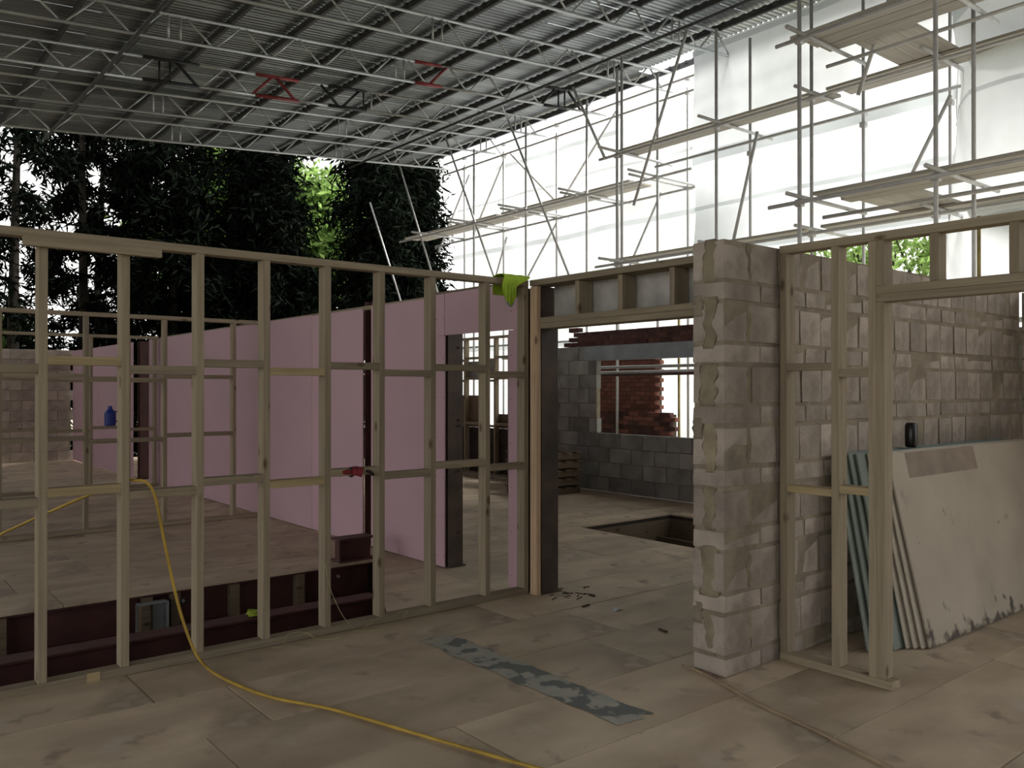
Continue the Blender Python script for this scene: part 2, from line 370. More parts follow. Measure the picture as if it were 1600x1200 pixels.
# ------------------------------------------------------------------ stud walls
SW, SD, H = 0.044, 0.09, 2.42
def stud_x(label, y, xs, nogs, x0, x1, name='stud_wall', fresh=()):
    """wall along X at front face y"""
    t = thing(name, label, 'stud wall', (x0, y, 0)); yc = SD / 2
    timber('bottom_plate', (0, yc, 0.0225), (x1 - x0, yc, 0.0225), SD, 0.045, 'timber', t)
    timber('top_plate', (0, yc, H - 0.0225), (x1 - x0, yc, H - 0.0225), SD, 0.045, 'timber', t)
    for i, x in enumerate(xs):
        timber('stud', (x - x0, yc, 0.046), (x - x0, yc, H - 0.046), SW, SD, 'timber', t)
    for i in range(len(xs) - 1):
        for j, (za, zb) in enumerate(nogs):
            z = za if i % 2 == 0 else zb
            timber('noggin', (xs[i] - x0 + SW / 2, yc - 0.004, z), (xs[i + 1] - x0 - SW / 2, yc - 0.004, z), SD - 0.006, 0.047, 'timber_fresh' if i in fresh else 'timber', t)
    return t
near = stud_x('long treated timber stud wall nearest the camera, left of the doorway', 4.97,
    [-1.12, -0.72, -0.32, 0.085, 0.487, 0.888, 1.294, 1.705, 2.11, 2.522, 2.923, 3.338, 3.824, 4.199], [(1.692, 1.735), (0.992, 1.036)], -1.2, 4.222, fresh=(5, 8))
timber('splice', (0.79 + 1.2, -0.023, 2.348), (1.475 + 1.2, -0.023, 2.348), 0.042, 0.050, 'timber', near)
box('plate_packer', (1.10 + 1.2, -0.006, 0.0005), (1.165 + 1.2, -0.0005, 0.05), 'timber_fresh', near)
stud_x('stud wall on the far side of the trench, second from the camera', 10.06,
    [-1.0, -0.2, 0.6, 1.4, 2.22, 3.05, 3.86], [(1.68, 1.72), (1.0, 1.04)], -1.1, 4.2)
t3 = stud_x('farthest stud wall before the pink boards, third from the camera', 14.2,
    [-1.4, -0.7, 0.0, 0.7, 1.35, 1.95, 2.55, 3.2, 3.75, 4.15], [(1.70, 1.74), (0.93, 0.97)], -1.5, 4.2)
# stud frame and door header beside the block wall on the right
fr = thing('door_stud_frame', 'treated timber stud frame with wide door header, right of the block wall', 'stud wall', (4.335, 2.84, 0))
dx = 0.05
def fy(y): return y - 2.84
def vstud(name, y, z0, z1, par, m='timber', x=dx, dep=SD):
    return timber(name, (x, fy(y), z0), (x, fy(y), z1), SW, dep, m, par, (0, 1, 0))
def vs2(par, name, x, y, z0, z1, wx, wy, m='timber'):
    o = link(name, box_me(z1 - z0, wx, wy, m, 0.002), None, par)
    o.matrix_local = Matrix.Translation((x, y, (z0 + z1) / 2)) @ Matrix(((0, 1, 0), (0, 0, 1), (1, 0, 0))).to_4x4()
    return o
timber('bottom_plate', (dx, 0.0, 0.0225), (dx, fy(2.17), 0.0225), SD, 0.045, 'timber', fr)
timber('top_plate', (dx, 0.0, H - 0.0225), (dx, fy(0.9), H - 0.0225), SD, 0.045, 'timber', fr)
for y in (2.815, 2.49): vs2(fr, 'stud', dx, fy(y), 0.046, H - 0.046, SD, SW)
vs2(fr, 'stud', dx, fy(2.275), 0.046, H - 0.046, SD, SW)
vs2(fr, 'door_post', dx, fy(2.231), 0.046, 2.045, SD, SW)
timber('header_plate', (dx, fy(2.252), 2.067), (dx, fy(0.9), 2.067), SD, 0.042, 'timber', fr)
timber('header_plate', (dx, fy(2.252), 2.110), (dx, fy(0.9), 2.110), SD, 0.042, 'timber', fr)
for y in (2.231, 1.95, 1.58, 1.2): vs2(fr, 'cripple_stud', dx, fy(y), 2.132, H - 0.046, SD, SW)
timber('noggin', (dx, fy(2.793), 1.71), (dx, fy(2.512), 1.71), SD - .004, 0.042, 'timber', fr)
timber('noggin', (dx, fy(2.468), 1.67), (dx, fy(2.297), 1.67), SD - .004, 0.042, 'timber', fr)
timber('noggin', (dx, fy(2.793), 1.005), (dx, fy(2.512), 1.005), SD - .004, 0.042, 'timber_fresh', fr)
timber('noggin', (dx, fy(2.468), 1.03), (dx, fy(2.297), 1.03), SD - .004, 0.042, 'timber_fresh', fr)
# door header across the opening in the middle
hd = thing('door_header', 'timber door header with short studs between steel column and block wall', 'door header', (4.25, 3.09, 0))
timber('top_plate', (0.065, 0.0, H - 0.0225), (0.065, 1.875, H - 0.0225), 0.18, 0.045, 'timber', hd)
timber('header_plate', (0.08, 0, 2.066), (0.08, 1.79, 2.066), 0.15, 0.042, 'timber', hd)
timber('header_plate', (0.08, 0, 2.109), (0.08, 1.79, 2.109), 0.15, 0.042, 'timber', hd)
for y in (4.47, 4.04, 3.58, 3.2): vs2(hd, 'cripple_stud', 0.08, y - 3.09, 2.131, H - 0.046, 0.14, SW)
box('backing_board', (0.158, 0.0, 2.05), (0.17, 1.79, H), 'core', hd)
cp = thing('packing_stud', 'pale raw timber stud fixed to the steel column at the doorway', 'timber', (4.225, 4.92, 0))
vs2(cp, 'stud', 0.022, 0, 0.001, 2.37, 0.042, 0.08, 'timber_pale')
def hcol(label, x, y, h, wx, wy, m, loc_label=None):
    t = thing('steel_column', label, 'steel column', (x, y, 0))
    v = wy / 2
    box('flange', (-wx / 2, -v, 0.012), (wx / 2, -v + 0.014, h), m, t)
    box('flange', (-wx / 2, v - 0.014, 0.012), (wx / 2, v, h), m, t)
    box('web', (-0.006, -v + 0.0142, 0.012), (0.006, v - 0.0142, h), m, t)
    box('base_plate', (-wx / 2 - 0.02, -v - 0.02, 0.0005), (wx / 2 + 0.02, v + 0.02, 0.0115), m, t)
    return t
c1 = hcol('dark brown steel column at the left side of the middle doorway', 4.37, 4.975, 2.37, 0.17, 0.17, 'steel_dark')
c2 = hcol('dark steel column in the pink wall doorway', 4.36, 6.22, 2.38, 0.16, 0.16, 'steel_dark')
c3 = hcol('dark red steel column standing between two pink boards', 4.33, 7.50, 2.46, 0.15, 0.16, 'steel_red')
c4 = hcol('dark red steel column at the far pink doorway', 4.33, 15.5, 2.4, 0.15, 0.16, 'steel_red')
for z in (1.95, 1.3, 1.25, 0.85, 0.3): rod('bolt', (0.03, -0.096, z), (0.03, -0.084, z), 0.012, 'steel_red', c2)

# ------------------------------------------------------------------ pink plasterboard partition
pw = thing('pink_plasterboard_partition', 'long pink plasterboard wall running back behind the stud walls', 'partition', (4.235, 4.95, 0))
def pboard(y0, y1, z0, z1, m='pink'):
    box('plasterboard', (0, y0 - 4.95 + 0.0035, z0), (0.0125, y1 - 4.95 - 0.0035, z1), m, pw)
pboard(5.09, 5.24, 0.012, 2.05); pboard(5.09, 6.13, 2.053, 2.42); pboard(6.13, 6.27, 0.012, 2.05); pboard(6.133, 6.27, 2.053, 2.42)
pboard(6.27, 7.42, 0.012, 2.40)
for a, b_ in ((7.58, 8.73), (8.73, 9.93), (9.93, 11.13), (11.13, 12.33), (12.33, 13.53), (13.53, 14.4)): pboard(a, b_, 0.012, 2.40 + R.uniform(-.006, .006))
for a, b_ in ((15.8, 17.0), (17.0, 18.2), (18.2, 19.4), (19.4, 20.45)): pboard(a, b_, 0.012, 2.4)
pboard(14.4, 14.85, 0.012, 2.4)
for y in (5.165, 6.7, 7.9, 9.1, 10.3, 11.5, 12.7, 13.9, 16.4, 17.6, 18.8):
    vs2(pw, 'stud', 0.058, y - 4.95, 0.046, 2.375, SD, SW)
timber('top_plate', (0.058, 5.11 - 4.95, 2.398), (0.058, 14.3 - 4.95, 2.398), SD, 0.042, 'timber', pw)
timber('bottom_plate', (0.058, 6.32 - 4.95, 0.0225), (0.058, 7.38 - 4.95, 0.0225), SD, 0.042, 'timber', pw)
timber('bottom_plate', (0.058, 7.62 - 4.95, 0.0225), (0.058, 14.3 - 4.95, 0.0225), SD, 0.042, 'timber', pw)
timber('head_cap', (0.05, 5.5 - 4.95, 2.432), (0.05, 6.35 - 4.95, 2.432), 0.08, 0.02, 'timber_old', pw)
for y in (5.2, 6.15, 6.25):
    for z in (0.1, 0.45, 0.8, 1.15, 1.5, 1.85, 2.2):
        rod('screw_head', (-0.0012, y - 4.95, z), (0.0005, y - 4.95, z), 0.005, 'steel_dark', pw, 6)

# ------------------------------------------------------------------ block wall on the right
wr = thing('wall_right', 'rough concrete block wall end and long block wall behind the plasterboard stack', 'block wall', (0, 0, 0), kind='structure')
Y0, Y1 = 2.85, 3.065
box('mortar_core', (3.836, Y0 + 0.005, 0.0), (7.95, Y1 - 0.005, 2.41), 'mortar', wr)
z = 0.0; course = 0
while z < 2.40:
    short = course % 2 == 0
    h = 0.10 if short else 0.215
    if z + h > 2.43: break
    x = 3.83; first = True
    while x < 7.93:
        L_ = (0.43 if R.random() < 0.35 else 0.215) if short else R.choice((0.205, 0.215, 0.22, 0.225))
        if first: L_ = 0.33 if short else 0.215
        if not short and x > 3.9 and x < 4.2: L_ = 0.26
        if first and course % 4 == 1: L_ = 0.235
        L_ = round(min(L_, 7.94 - x), 3)
        if L_ < 0.05: break
        pr = R.uniform(-0.004, 0.005)
        rblock('block', (x, Y0 + pr, z + 0.004), (x + L_, Y1, z + h - 0.004), 'block', wr, 0.004, 6)
        x += L_ + (R.uniform(0.012, 0.022)); first = False
    z += h + 0.0155; course += 1
def blob_me(sy, sz, sx, seed, m):
    """lumpy mortar slab proud of the wall end (faces -X)"""
    ny, nz_ = 7, 12; v = []; f = []
    for j in range(nz_ + 1):
        for i in range(ny + 1):
            a, b_ = i / ny, j / nz_
            wv = 1 + 0.75 * noise.noise(Vector((seed * 3.1, b_ * 5, 0 if a < .5 else 6)))
            yy = (a - 0.5) * sy * wv + 0.02 * noise.noise(Vector((seed, b_ * 3, 5)))
            hgt = sx * min(1, 4 * min(a, 1 - a)) * min(1, 6 * min(b_, 1 - b_)) * (0.8 + 0.6 * noise.noise(Vector((a * 3, b_ * 5, seed))))
            v.append((-max(hgt, 0) , yy, (b_ - 0.5) * sz))
    n1 = ny + 1
    for j in range(nz_):
        for i in range(ny): f.append((j * n1 + i, (j + 1) * n1 + i, (j + 1) * n1 + i + 1, j * n1 + i + 1))
    b0 = len(v)
    v += [(0.02, -sy / 2, -sz / 2), (0.02, sy / 2, -sz / 2), (0.02, sy / 2, sz / 2), (0.02, -sy / 2, sz / 2)]
    f.append((b0, b0 + 1, b0 + 2, b0 + 3))
    rim = [i for i in range(n1)] + [j * n1 + ny for j in range(1, nz_ + 1)] + [nz_ * n1 + i for i in range(ny - 1, -1, -1)] + [j * n1 for j in range(nz_ - 1, 0, -1)]
    cs = {0: b0, ny: b0 + 1, nz_ * n1 + ny: b0 + 2, nz_ * n1: b0 + 3}; cur = b0
    for i in range(len(rim)):
        a, b_ = rim[i], rim[(i + 1) % len(rim)]
        cur = cs.get(a, cur); f.append((a, b_, cur))
        if b_ in cs and cs[b_] != cur: f.append((b_, cs[b_], cur))
    me = pm('mortar_lump', v, f)
    for p in me.polygons: p.use_smooth = True
    return me
for i in range(7):
    zc = 0.10 + 0.0155 + 0.1075 + i * 0.346
    link('mortar_lump', blob_me(0.08 + 0.03 * (i % 3 == 1), 0.24 + 0.05 * (i % 2), 0.006, i + 1, 0), M['mortar_green'], wr, (3.831, 2.955, zc))
    if i in (0, 3, 5): link('mortar_lump', blob_me(0.06, 0.12, 0.007, i + 20, 0), M['mortar'], wr, (3.829, 3.03, zc + 0.1))
    sm = link('mortar_lump', blob_me(0.035, 0.20, 0.008, i + 40, 0), M['mortar_green'], wr, (4.063, Y0 + 0.003, zc), (0, 0, rad(90)))
# return wall of the right-hand room
wb = thing('wall_return', 'block return wall at the far right edge behind the plasterboard stack', 'block wall', kind='structure')
box('mortar_core', (7.965, 1.0, 0), (8.15, 2.84, 2.40), 'mortar', wb)
z = 0.0; course = 0
while z < 2.40:
    h = 0.10 if course % 2 == 0 else 0.215
    y = 2.835
    while y > 1.05:
        L_ = 0.215
        rblock('block', (7.955, y - L_, z + 0.004), (8.16, y, z + h - 0.004), 'block', wb, 0.003, 4); y -= L_ + 0.016
    z += h + 0.0155; course += 1

# ------------------------------------------------------------------ back room wall with window opening
wk = thing('wall_back', 'grey block wall at the back of the far room with a rough window opening', 'block wall', kind='structure')
XB = 9.3
def in_win(y0, y1, z0, z1): return y1 > 5.2 and y0 < 9.31 and z1 > 0.9 and z0 < 2.2
for lo, hi in (((XB + .012, 3.2, 0), (XB + .09, 11.0, 0.885)), ((XB + .012, 9.33, 0.86), (XB + .09, 11.0, 2.2)), ((XB + .012, 3.2, 0.86), (XB + .09, 5.18, 2.2))):
    box('mortar_core', lo, hi, 'mortar', wk)
z = 0; c = 0
while z < 2.1:
    y = 3.2 + (0.225 if c % 2 else 0)
    while y < 11.0:
        y1 = min(y + 0.44, 11.0); a, b_ = y, y1
        if in_win(a, b_, z, z + 0.2):
            if a < 5.2 < b_: b_ = 5.2
            elif a < 9.31 < b_: a = 9.31 + R.uniform(0, 0.05)
            else: y += 0.45; continue
        if b_ - a > 0.05: rblock('block', (XB, a, z + 0.003), (XB + 0.1, b_, z + 0.215), 'block_grey', wk, 0.002, 4)
        y += 0.45
    z += 0.225; c += 1
tag(link('steel_lintel', ibeam_me(4.4, 0.225, 0.12, 0.012, 0.10, 'lintel'), None, None, (XB + 0.02, 9.58, 2.238), (0, 0, rad(-90))), 'blue grey steel lintel over the back window opening', 'lintel')
bp_ = thing('brick_parapet', 'dark brick courses on top of the lintel in the back room', 'brickwork', (XB, 0, 2.242))
for r_ in range(3):
    y = 5.3 + 0.11 * (r_ % 2)
    while y < 9.95 - 0.08 * r_:
        rblock('brick', (-0.03, y, 0.002 + r_ * 0.077), (0.075, y + 0.215, 0.067 + r_ * 0.077), 'brick_dark', bp_, 0.002, 4); y += 0.226
box('mortar_bed', (-0.022, 5.3, 0.0), (0.06, 9.72, 0.2), 'mortar_dark', bp_)
rblock('brick', (-0.03, 9.70, 0.233), (0.075, 9.92, 0.30), 'brick_dark', bp_)
# brickwork outside, seen through the window
ob = thing('outside_brick_wall', 'red brick pier seen through the back window opening', 'brickwork', (10.75, 0, 0))
box('mortar_core', (0.005, 9.42, -0.79), (0.2, 11.0, 2.2), 'mortar_dark', ob)
for r_ in range(18):
    y = 9.29 - 0.11 * (r_ % 2) + 0.11
    while y < 10.95:
        rblock('brick', (0, y, 0.86 + r_ * 0.075), (0.1, y + 0.215, 0.86 + r_ * 0.075 + 0.065), 'brick', ob, 0.001, 4); y += 0.225
lw = thing('outside_low_brick_wall', 'low dark red brick wall under the white sheet outside the back window', 'brickwork', (10.45, 0, 0))
box('mortar_core', (0.005, 8.86, -0.79), (0.2, 10.3, 1.16), 'mortar_dark', lw)
for r_ in range(6):
    y = 8.72 + 0.11 * (r_ % 2)
    while y < 10.2:
        rblock('brick', (0, y, 0.75 + r_ * 0.075), (0.1, y + 0.215, 0.75 + r_ * 0.075 + 0.065), 'brick_dark' if R.random() < .6 else 'brick', lw, 0.001, 4); y += 0.225
# stud partition continuing the back wall, seen through the pink doorway
bs = thing('back_stud_partition', 'timber stud partition seen through the pink doorway', 'stud wall', (XB, 11.05, 0))
timber('bottom_plate', (0.045, 0, 0.0225), (0.045, 3.4, 0.0225), SD, 0.045, 'timber', bs)
timber('top_plate', (0.045, 0, 2.5), (0.045, 3.4, 2.5), SD, 0.045, 'timber', bs)
ys = [0.03, 0.45, 0.85, 1.3, 1.75, 2.2, 2.65, 3.1]
for y in ys: vs2(bs, 'stud', 0.045, y, 0.046, 2.476, SD, SW)
for i in range(len(ys) - 1):
    for z in (0.9, 1.72, 2.1): timber('noggin', (0.045, ys[i] + .022, z + 0.04 * (i % 2)), (0.045, ys[i + 1] - .022, z + 0.04 * (i % 2)), SD - .006, 0.042, 'timber', bs)
for i in range(4):
    box('dark_sheathing_board', (0.095, 0.02 + i * 0.85, 0.0), (0.107, 0.86 + i * 0.85, 0.86), 'subfloor', bs)
for i, (a, b_, z0, z1) in enumerate(((0.05, 0.85, 0.862, 1.12), (0.9, 1.9, 1.76, 2.08), (1.35, 2.2, 0.862, 1.45), (0.1, 0.5, 2.12, 2.3))):
    box('infill_board', (0.095, a, z0), (0.107, b_, z1), 'timber_old' if i % 2 == 0 else 'block_grey', bs)
pal = thing('pallet_stack', 'stack of dark pallets on the back room floor beyond the pink doorway', 'pallets', (8.1, 9.2, 0))
for k in range(5):
    for j in range(4): box('pallet_slat', (0.0 + j * 0.22, 0, 0.09 + k * 0.13), (0.12 + j * 0.22, 0.9, 0.11 + k * 0.13), 'timber_old', pal)
    for j in range(3): box('pallet_bearer', (0, 0.05 + j * 0.36, 0.001 + k * 0.13 + 0.0), (0.78, 0.13 + j * 0.36, 0.089 + k * 0.13), 'timber_old', pal)
# far left block wall
wf = thing('wall_far', 'brown block wall at the far left end of the building', 'block wall', kind='structure')
box('mortar_core', (-5.5, 20.512, 0), (4.2, 20.6, 2.38), 'mortar', wf)
for r_ in range(11):
    x = -5.5 + 0.22 * (r_ % 2)
    while x < 4.0:
        rblock('block', (x, 20.5, r_ * 0.22 + 0.003), (x + 0.44, 20.61, r_ * 0.22 + 0.212), 'block', wf, 0.002, 4); x += 0.45

# ------------------------------------------------------------------ temporary roof
def zc(x): return 7.27 + 0.0825 * (x - 12)
SL = math.atan(0.0825)
ce = thing('ceiling', 'temporary roof of grey corrugated sheets on lattice beams', 'roof', kind='structure')
def corr_me(L_, W, m):
    k = ('corr', L_, W)
    if k in cache: return cache[k]
    nr = int(W / 0.1); v = []
    for i in range(nr):
        b_ = i * W / nr; s = W / nr
        for q, zz in ((0, 0), (0.25, 0), (0.4, 0.028), (0.6, 0.028), (0.75, 0.0)): v.append((b_ + q * s, zz))
    v.append((W, 0)); n_ = len(v)
    V = [(0, y, z) for y, z in v] + [(L_, y, z) for y, z in v]
    F = [(i, n_ + i, n_ + i + 1, i + 1) for i in range(n_ - 1)]
    me = pm('corrugated', V, F); me.materials.append(M['roof']); cache[k] = me; return me
RL = 3.3
for iy in range(-7, 20):
    y = iy * 1.0 + 0.3
    xe = 13.0 if y > 10.3 else 12.4
    xs_ = [xe - RL * math.cos(SL) * (k + 1) for k in range(7)]
    for k, x in enumerate(xs_):
        link('roof_sheet', corr_me(RL + 0.06, 1.02, 'roof'), None, ce, (x, y, zc(x) + 0.53 + 0.004 * (k % 2)), (0, -SL, 0))
for i in range(20):
    x = 12.75 - i * 1.0
    if x < -8: break
    tt = box('purlin', (x - 0.025, -6.5, zc(x) + 0.395), (x + 0.025, 20.1, zc(x) + 0.495), 'purlin', ce)
    j = 0
    if i < 7:
        y = 6.5
        while y < 18.3:
            box('clip', (-0.05, y - 6.8, 0.005), (-0.0255, y - 6.73, 0.05), 'purlin', tt); y += 0.2
TY = [18.2, 16.25, 14.4, 12.5, 10.7, 8.83]
tl = ['farthest', 'second farthest', 'third farthest', 'fourth farthest', 'second nearest', 'nearest']
for n_, ty in enumerate(TY):
    x0, x1 = -0.5 if n_ == 0 else -1.0, 12.75
    t = thing('lattice_beam', 'silver lattice roof beam, %s of the six in view' % tl[n_], 'lattice beam', (0, ty, 0), 'lattice beams under the temporary roof')
    D = 0.37
    special = {2: [(4.0, 4.9, 'truss_black'), (5.9, 6.7, 'truss_red'), (7.3, 8.1, 'truss_black')], 3: [(8.0, 8.55, 'truss_red'), (11.0, 11.6, 'truss_black')]}.get(n_, [])
    def mfor(x):
        for a, b_, m_ in special:
            if a <= x < b_: return m_
        return 'truss'
    cuts = sorted([x0, x1] + [c_ for s in special for c_ in s[:2]])
    for a, b_ in zip(cuts[:-1], cuts[1:]):
        m_ = mfor((a + b_) / 2)
        rod('bottom_chord', (a, 0, zc(a)), (b_, 0, zc(b_)), 0.024 if m_ == 'truss' else 0.032, m_, t)
        rod('top_chord', (a, 0, zc(a) + D), (b_, 0, zc(b_) + D), 0.024 if m_ == 'truss' else 0.032, m_, t)
    x = x0 + 0.1; i = n_
    while x < x1 - 0.5:
        m_ = mfor(x + 0.2); p = 0.44
        if i % 8 == 5:
            for xx in (x + 0.05, x + 0.22): rod('vertical', (xx, 0, zc(xx)), (xx, 0, zc(xx) + D), 0.018, mfor(xx), t, 6)
            x += 0.27
        a, b_ = x + 0.03, x + p - 0.03
        if i % 2: rod('diagonal', (a, 0, zc(a) + D), (b_, 0, zc(b_)), 0.016 if m_ == 'truss' else 0.026, m_, t, 6)
        else: rod('diagonal', (a, 0, zc(a)), (b_, 0, zc(b_) + D), 0.016 if m_ == 'truss' else 0.026, m_, t, 6)
        x += p; i += 1

for x, lb_ in ((10.1, 'long grey tie tube under the lattice beams near the white sheeting'), (3.36, 'long grey tie tube under the lattice beams at the left')):
    tag(rod('roof_tie_tube', (x, 18.8, zc(x) - 0.052), (x, 5.5, zc(x) - 0.052), 0.027, 'purlin'), lb_, 'tube')  # shadow under the roof is put into the tubes' dark colour
# ------------------------------------------------------------------ scaffold
sc_ = thing('scaffold', 'tube scaffold standing along the white sheeting on the right', 'scaffold', (0, 0, -0.8))
G = -0.8
def sp(name, p0, p1, m='pole', r=0.024): return rod(name, (p0[0], p0[1], p0[2] - G), (p1[0], p1[1], p1[2] - G), r, m, sc_)
def coupler(x, y, z):
    box('coupler', (x - 0.045, y - 0.045, z - G - 0.04), (x + 0.045, y + 0.045, z - G + 0.04), 'pole', sc_, 0.012)
ROW_Z, ROW_A, ROW_B, ROW_C = 8.55, 10.4, 11.5, 12.6
SZ = [5.33, 3.82]
SA = [9.93, 7.88, 6.3, 4.65]
SB = [15.47, 13.63, 11.79, 9.99, 8.05, 6.15, 4.95]
SC_ = [17.35, 15.76, 13.87, 12.0, 10.2, 8.5, 7.25]
for y in SZ: sp('standard', (ROW_Z, y, G), (ROW_Z, y, 7.2))
for y in SA: sp('standard', (ROW_A, y, G), (ROW_A, y, 7.0))
for y in SB: sp('standard', (ROW_B, y, G), (ROW_B, y, 7.05 if y > 14 else 7.2))
for y in SC_: sp('standard', (ROW_C, y, G), (ROW_C, y, 7.25))
sp('standard', (9.75, 3.95, G), (9.75, 3.95, 7.0)); sp('standard', (ROW_A + 0.05, 9.87, 3.2), (ROW_A + 0.05, 9.87, 7.2))
for z in (7.15, 7.42): sp('ledger', (ROW_C - 0.05, 18.2, z), (ROW_C - 0.05, 6.5, z))
for x, z, a, b_ in ((ROW_B, 5.33, 18.6, 9.2), (ROW_C, 5.33, 18.6, 6.8), (ROW_A, 5.52, 10.3, 2.4), (ROW_B, 5.52, 10.0, 4.0), (ROW_A, 3.68, 10.4, 2.4), (ROW_B, 3.68, 11.0, 4.0),
                    (ROW_Z, 5.52, 5.6, 2.0), (ROW_Z + 1.0, 5.52, 5.55, 2.0), (ROW_Z, 3.68, 5.7, 2.0), (ROW_Z + 1.0, 3.68, 5.6, 2.0), (ROW_B, 2.9, 13.0, 5.0), (ROW_C, 2.6, 18.0, 6.8), (ROW_A - 0.3, 2.15, 12.6, 6.0)):
    sp('ledger', (x - 0.05, a, z), (x - 0.05, b_, z))
for y in SB[:4]: sp('transom', (ROW_B - 0.7, y + 0.06, 5.38), (ROW_C + 0.2, y + 0.06, 5.38))
for y in SC_[:5]: sp('transom', (ROW_B - 0.45, y + 0.06, 5.38), (ROW_C + 0.2, y + 0.06, 5.38))
for y in SA:
    for z in (5.57, 3.73): sp('transom', (ROW_A - 0.5, y - 0.06, z), (ROW_B + 0.25, y - 0.06, z))
for y in SZ + [2.5]:
    for z in (5.57, 3.73): sp('transom', (ROW_Z - 0.35, y - 0.06, z), (ROW_Z + 1.35, y - 0.06, z))
sp('ledger', (10.15, 10.6, 1.93), (10.15, 6.4, 1.93)); sp('ledger', (10.2, 10.6, 1.84), (10.2, 6.4, 1.86)); sp('ledger', (10.1, 10.0, 1.80), (10.1, 6.6, 1.82), 'steel_red')
# face braces
def br_(x, ya, za, yb, zb): sp('brace', (x, ya, za), (x, yb, zb))
br_(ROW_B - 0.06, 14.6, 8.2, 11.95, 3.3); br_(ROW_B - 0.06, 16.55, 7.6, 14.1, 3.0); br_(ROW_B - 0.06, 18.9, 7.9, 16.2, 2.6)
br_(ROW_B - 0.06, 20.1, 6.6, 18.3, 3.4); br_(ROW_A - 0.06, 10.95, 6.95, 10.15, 5.5)
br_(ROW_C + 0.05, 15.7, 7.2, 17.0, 5.5); br_(ROW_C + 0.05, 12.1, 7.3, 13.9, 5.6); br_(ROW_C + 0.05, 15.6, 7.2, 13.9, 5.7); br_(ROW_C + 0.05, 10.9, 5.4, 12.2, 3.3)
br_(ROW_C + 0.05, 13.9, 5.3, 15.7, 3.3); br_(ROW_C + 0.05, 15.7, 5.2, 16.6, 3.3); br_(ROW_C + 0.05, 17.2, 7.0, 18.6, 5.2)
br_(ROW_A - 0.06, 8.38, 7.15, 9.5, 4.6); br_(ROW_A + 0.06, 7.2, 5.3, 7.75, 3.3); br_(ROW_A + 0.06, 4.5, 5.1, 5.15, 3.9)
br_(ROW_Z + 1.05, 4.75, 6.3, 5.2, 5.1)
for y in SA:
    for z in (5.52, 3.68): coupler(ROW_A, y, z)
for y in SB:
    for z in (5.35, 3.68): coupler(ROW_B, y, z)
for y in SC_:
    for z in (5.35, 7.15, 7.42): coupler(ROW_C, y, z)
for y in SZ:
    for z in (5.52, 3.68): coupler(ROW_Z, y, z)
sp('standard', (ROW_B + 0.05, 9.55, G), (ROW_B + 0.05, 9.55, 3.2), 'pole_yellow')
sp('standard', (9.95, 3.98, G), (9.95, 3.98, 3.5), 'pole_yellow', 0.022)
sp('ledger', (9.93, 4.1, 2.32), (9.93, 2.4, 2.32), 'pole', 0.03)
# boards: one thing each
def deck(where, group, x0, x1, segs, z, nb):
    wd = (x1 - x0) / nb
    for si, (ya, yb) in enumerate(segs):
        for k in range(nb):
            a = ya + R.uniform(-.12, .12); b_ = yb + R.uniform(-.12, .12)
            o = timber('scaffold_board', (x0 + wd * (k + .5), b_, z + R.choice((0, 0, 0.003))), (x0 + wd * (k + .5), a, z), wd - 0.012, 0.038, 'board')
            pos = (['inner', 'outer'] if nb == 2 else ['inner', 'middle', 'outer'])[k]
            run = '' if len(segs) == 1 else (' left run' if si == 0 else ' right run')
            tag(o, 'weathered %s board%s on the %s' % (pos, ', ' + run.strip() + ',' if run else '', where), 'scaffold board', group)
deck('long walkway between trees and block pier', 'boards of the far walkway', ROW_B + 0.03, ROW_B + 0.66, [(18.5, 14.6), (14.5, 10.7)], 5.425, 3)
deck('upper walkway beside the white sheeting', 'boards of the upper walkway', ROW_A + 0.03, ROW_A + 0.47, [(10.0, 6.2), (6.1, 2.3)], 5.615, 2)
deck('low walkway just above the block wall', 'boards of the low walkway', ROW_A + 0.03, ROW_A + 0.47, [(10.2, 6.4), (6.3, 2.5)], 3.775, 2)
deck('nearest upper deck at top right', 'boards of the near upper deck', ROW_Z + 0.05, ROW_Z + 0.75, [(5.45, 2.0)], 5.615, 3)
deck('nearest low deck at the right edge', 'boards of the near low deck', ROW_Z + 0.05, ROW_Z + 0.75, [(5.1, 1.8)], 3.775, 3)
for z, nm in ((5.66, 'upper'), (3.82, 'low')):
    for k in range(3):
        y = 4.55 + k * 0.23
        tag(timber('scaffold_board', (ROW_Z + 0.45, y, z), (ROW_A + 0.45, y, z), 0.225, 0.038, 'board'), '%s of three scaffold boards bridging across the two %s decks on the right' % (['rightmost', 'middle one', 'leftmost'][k], nm), 'scaffold board', 'bridging boards of the %s decks' % nm)

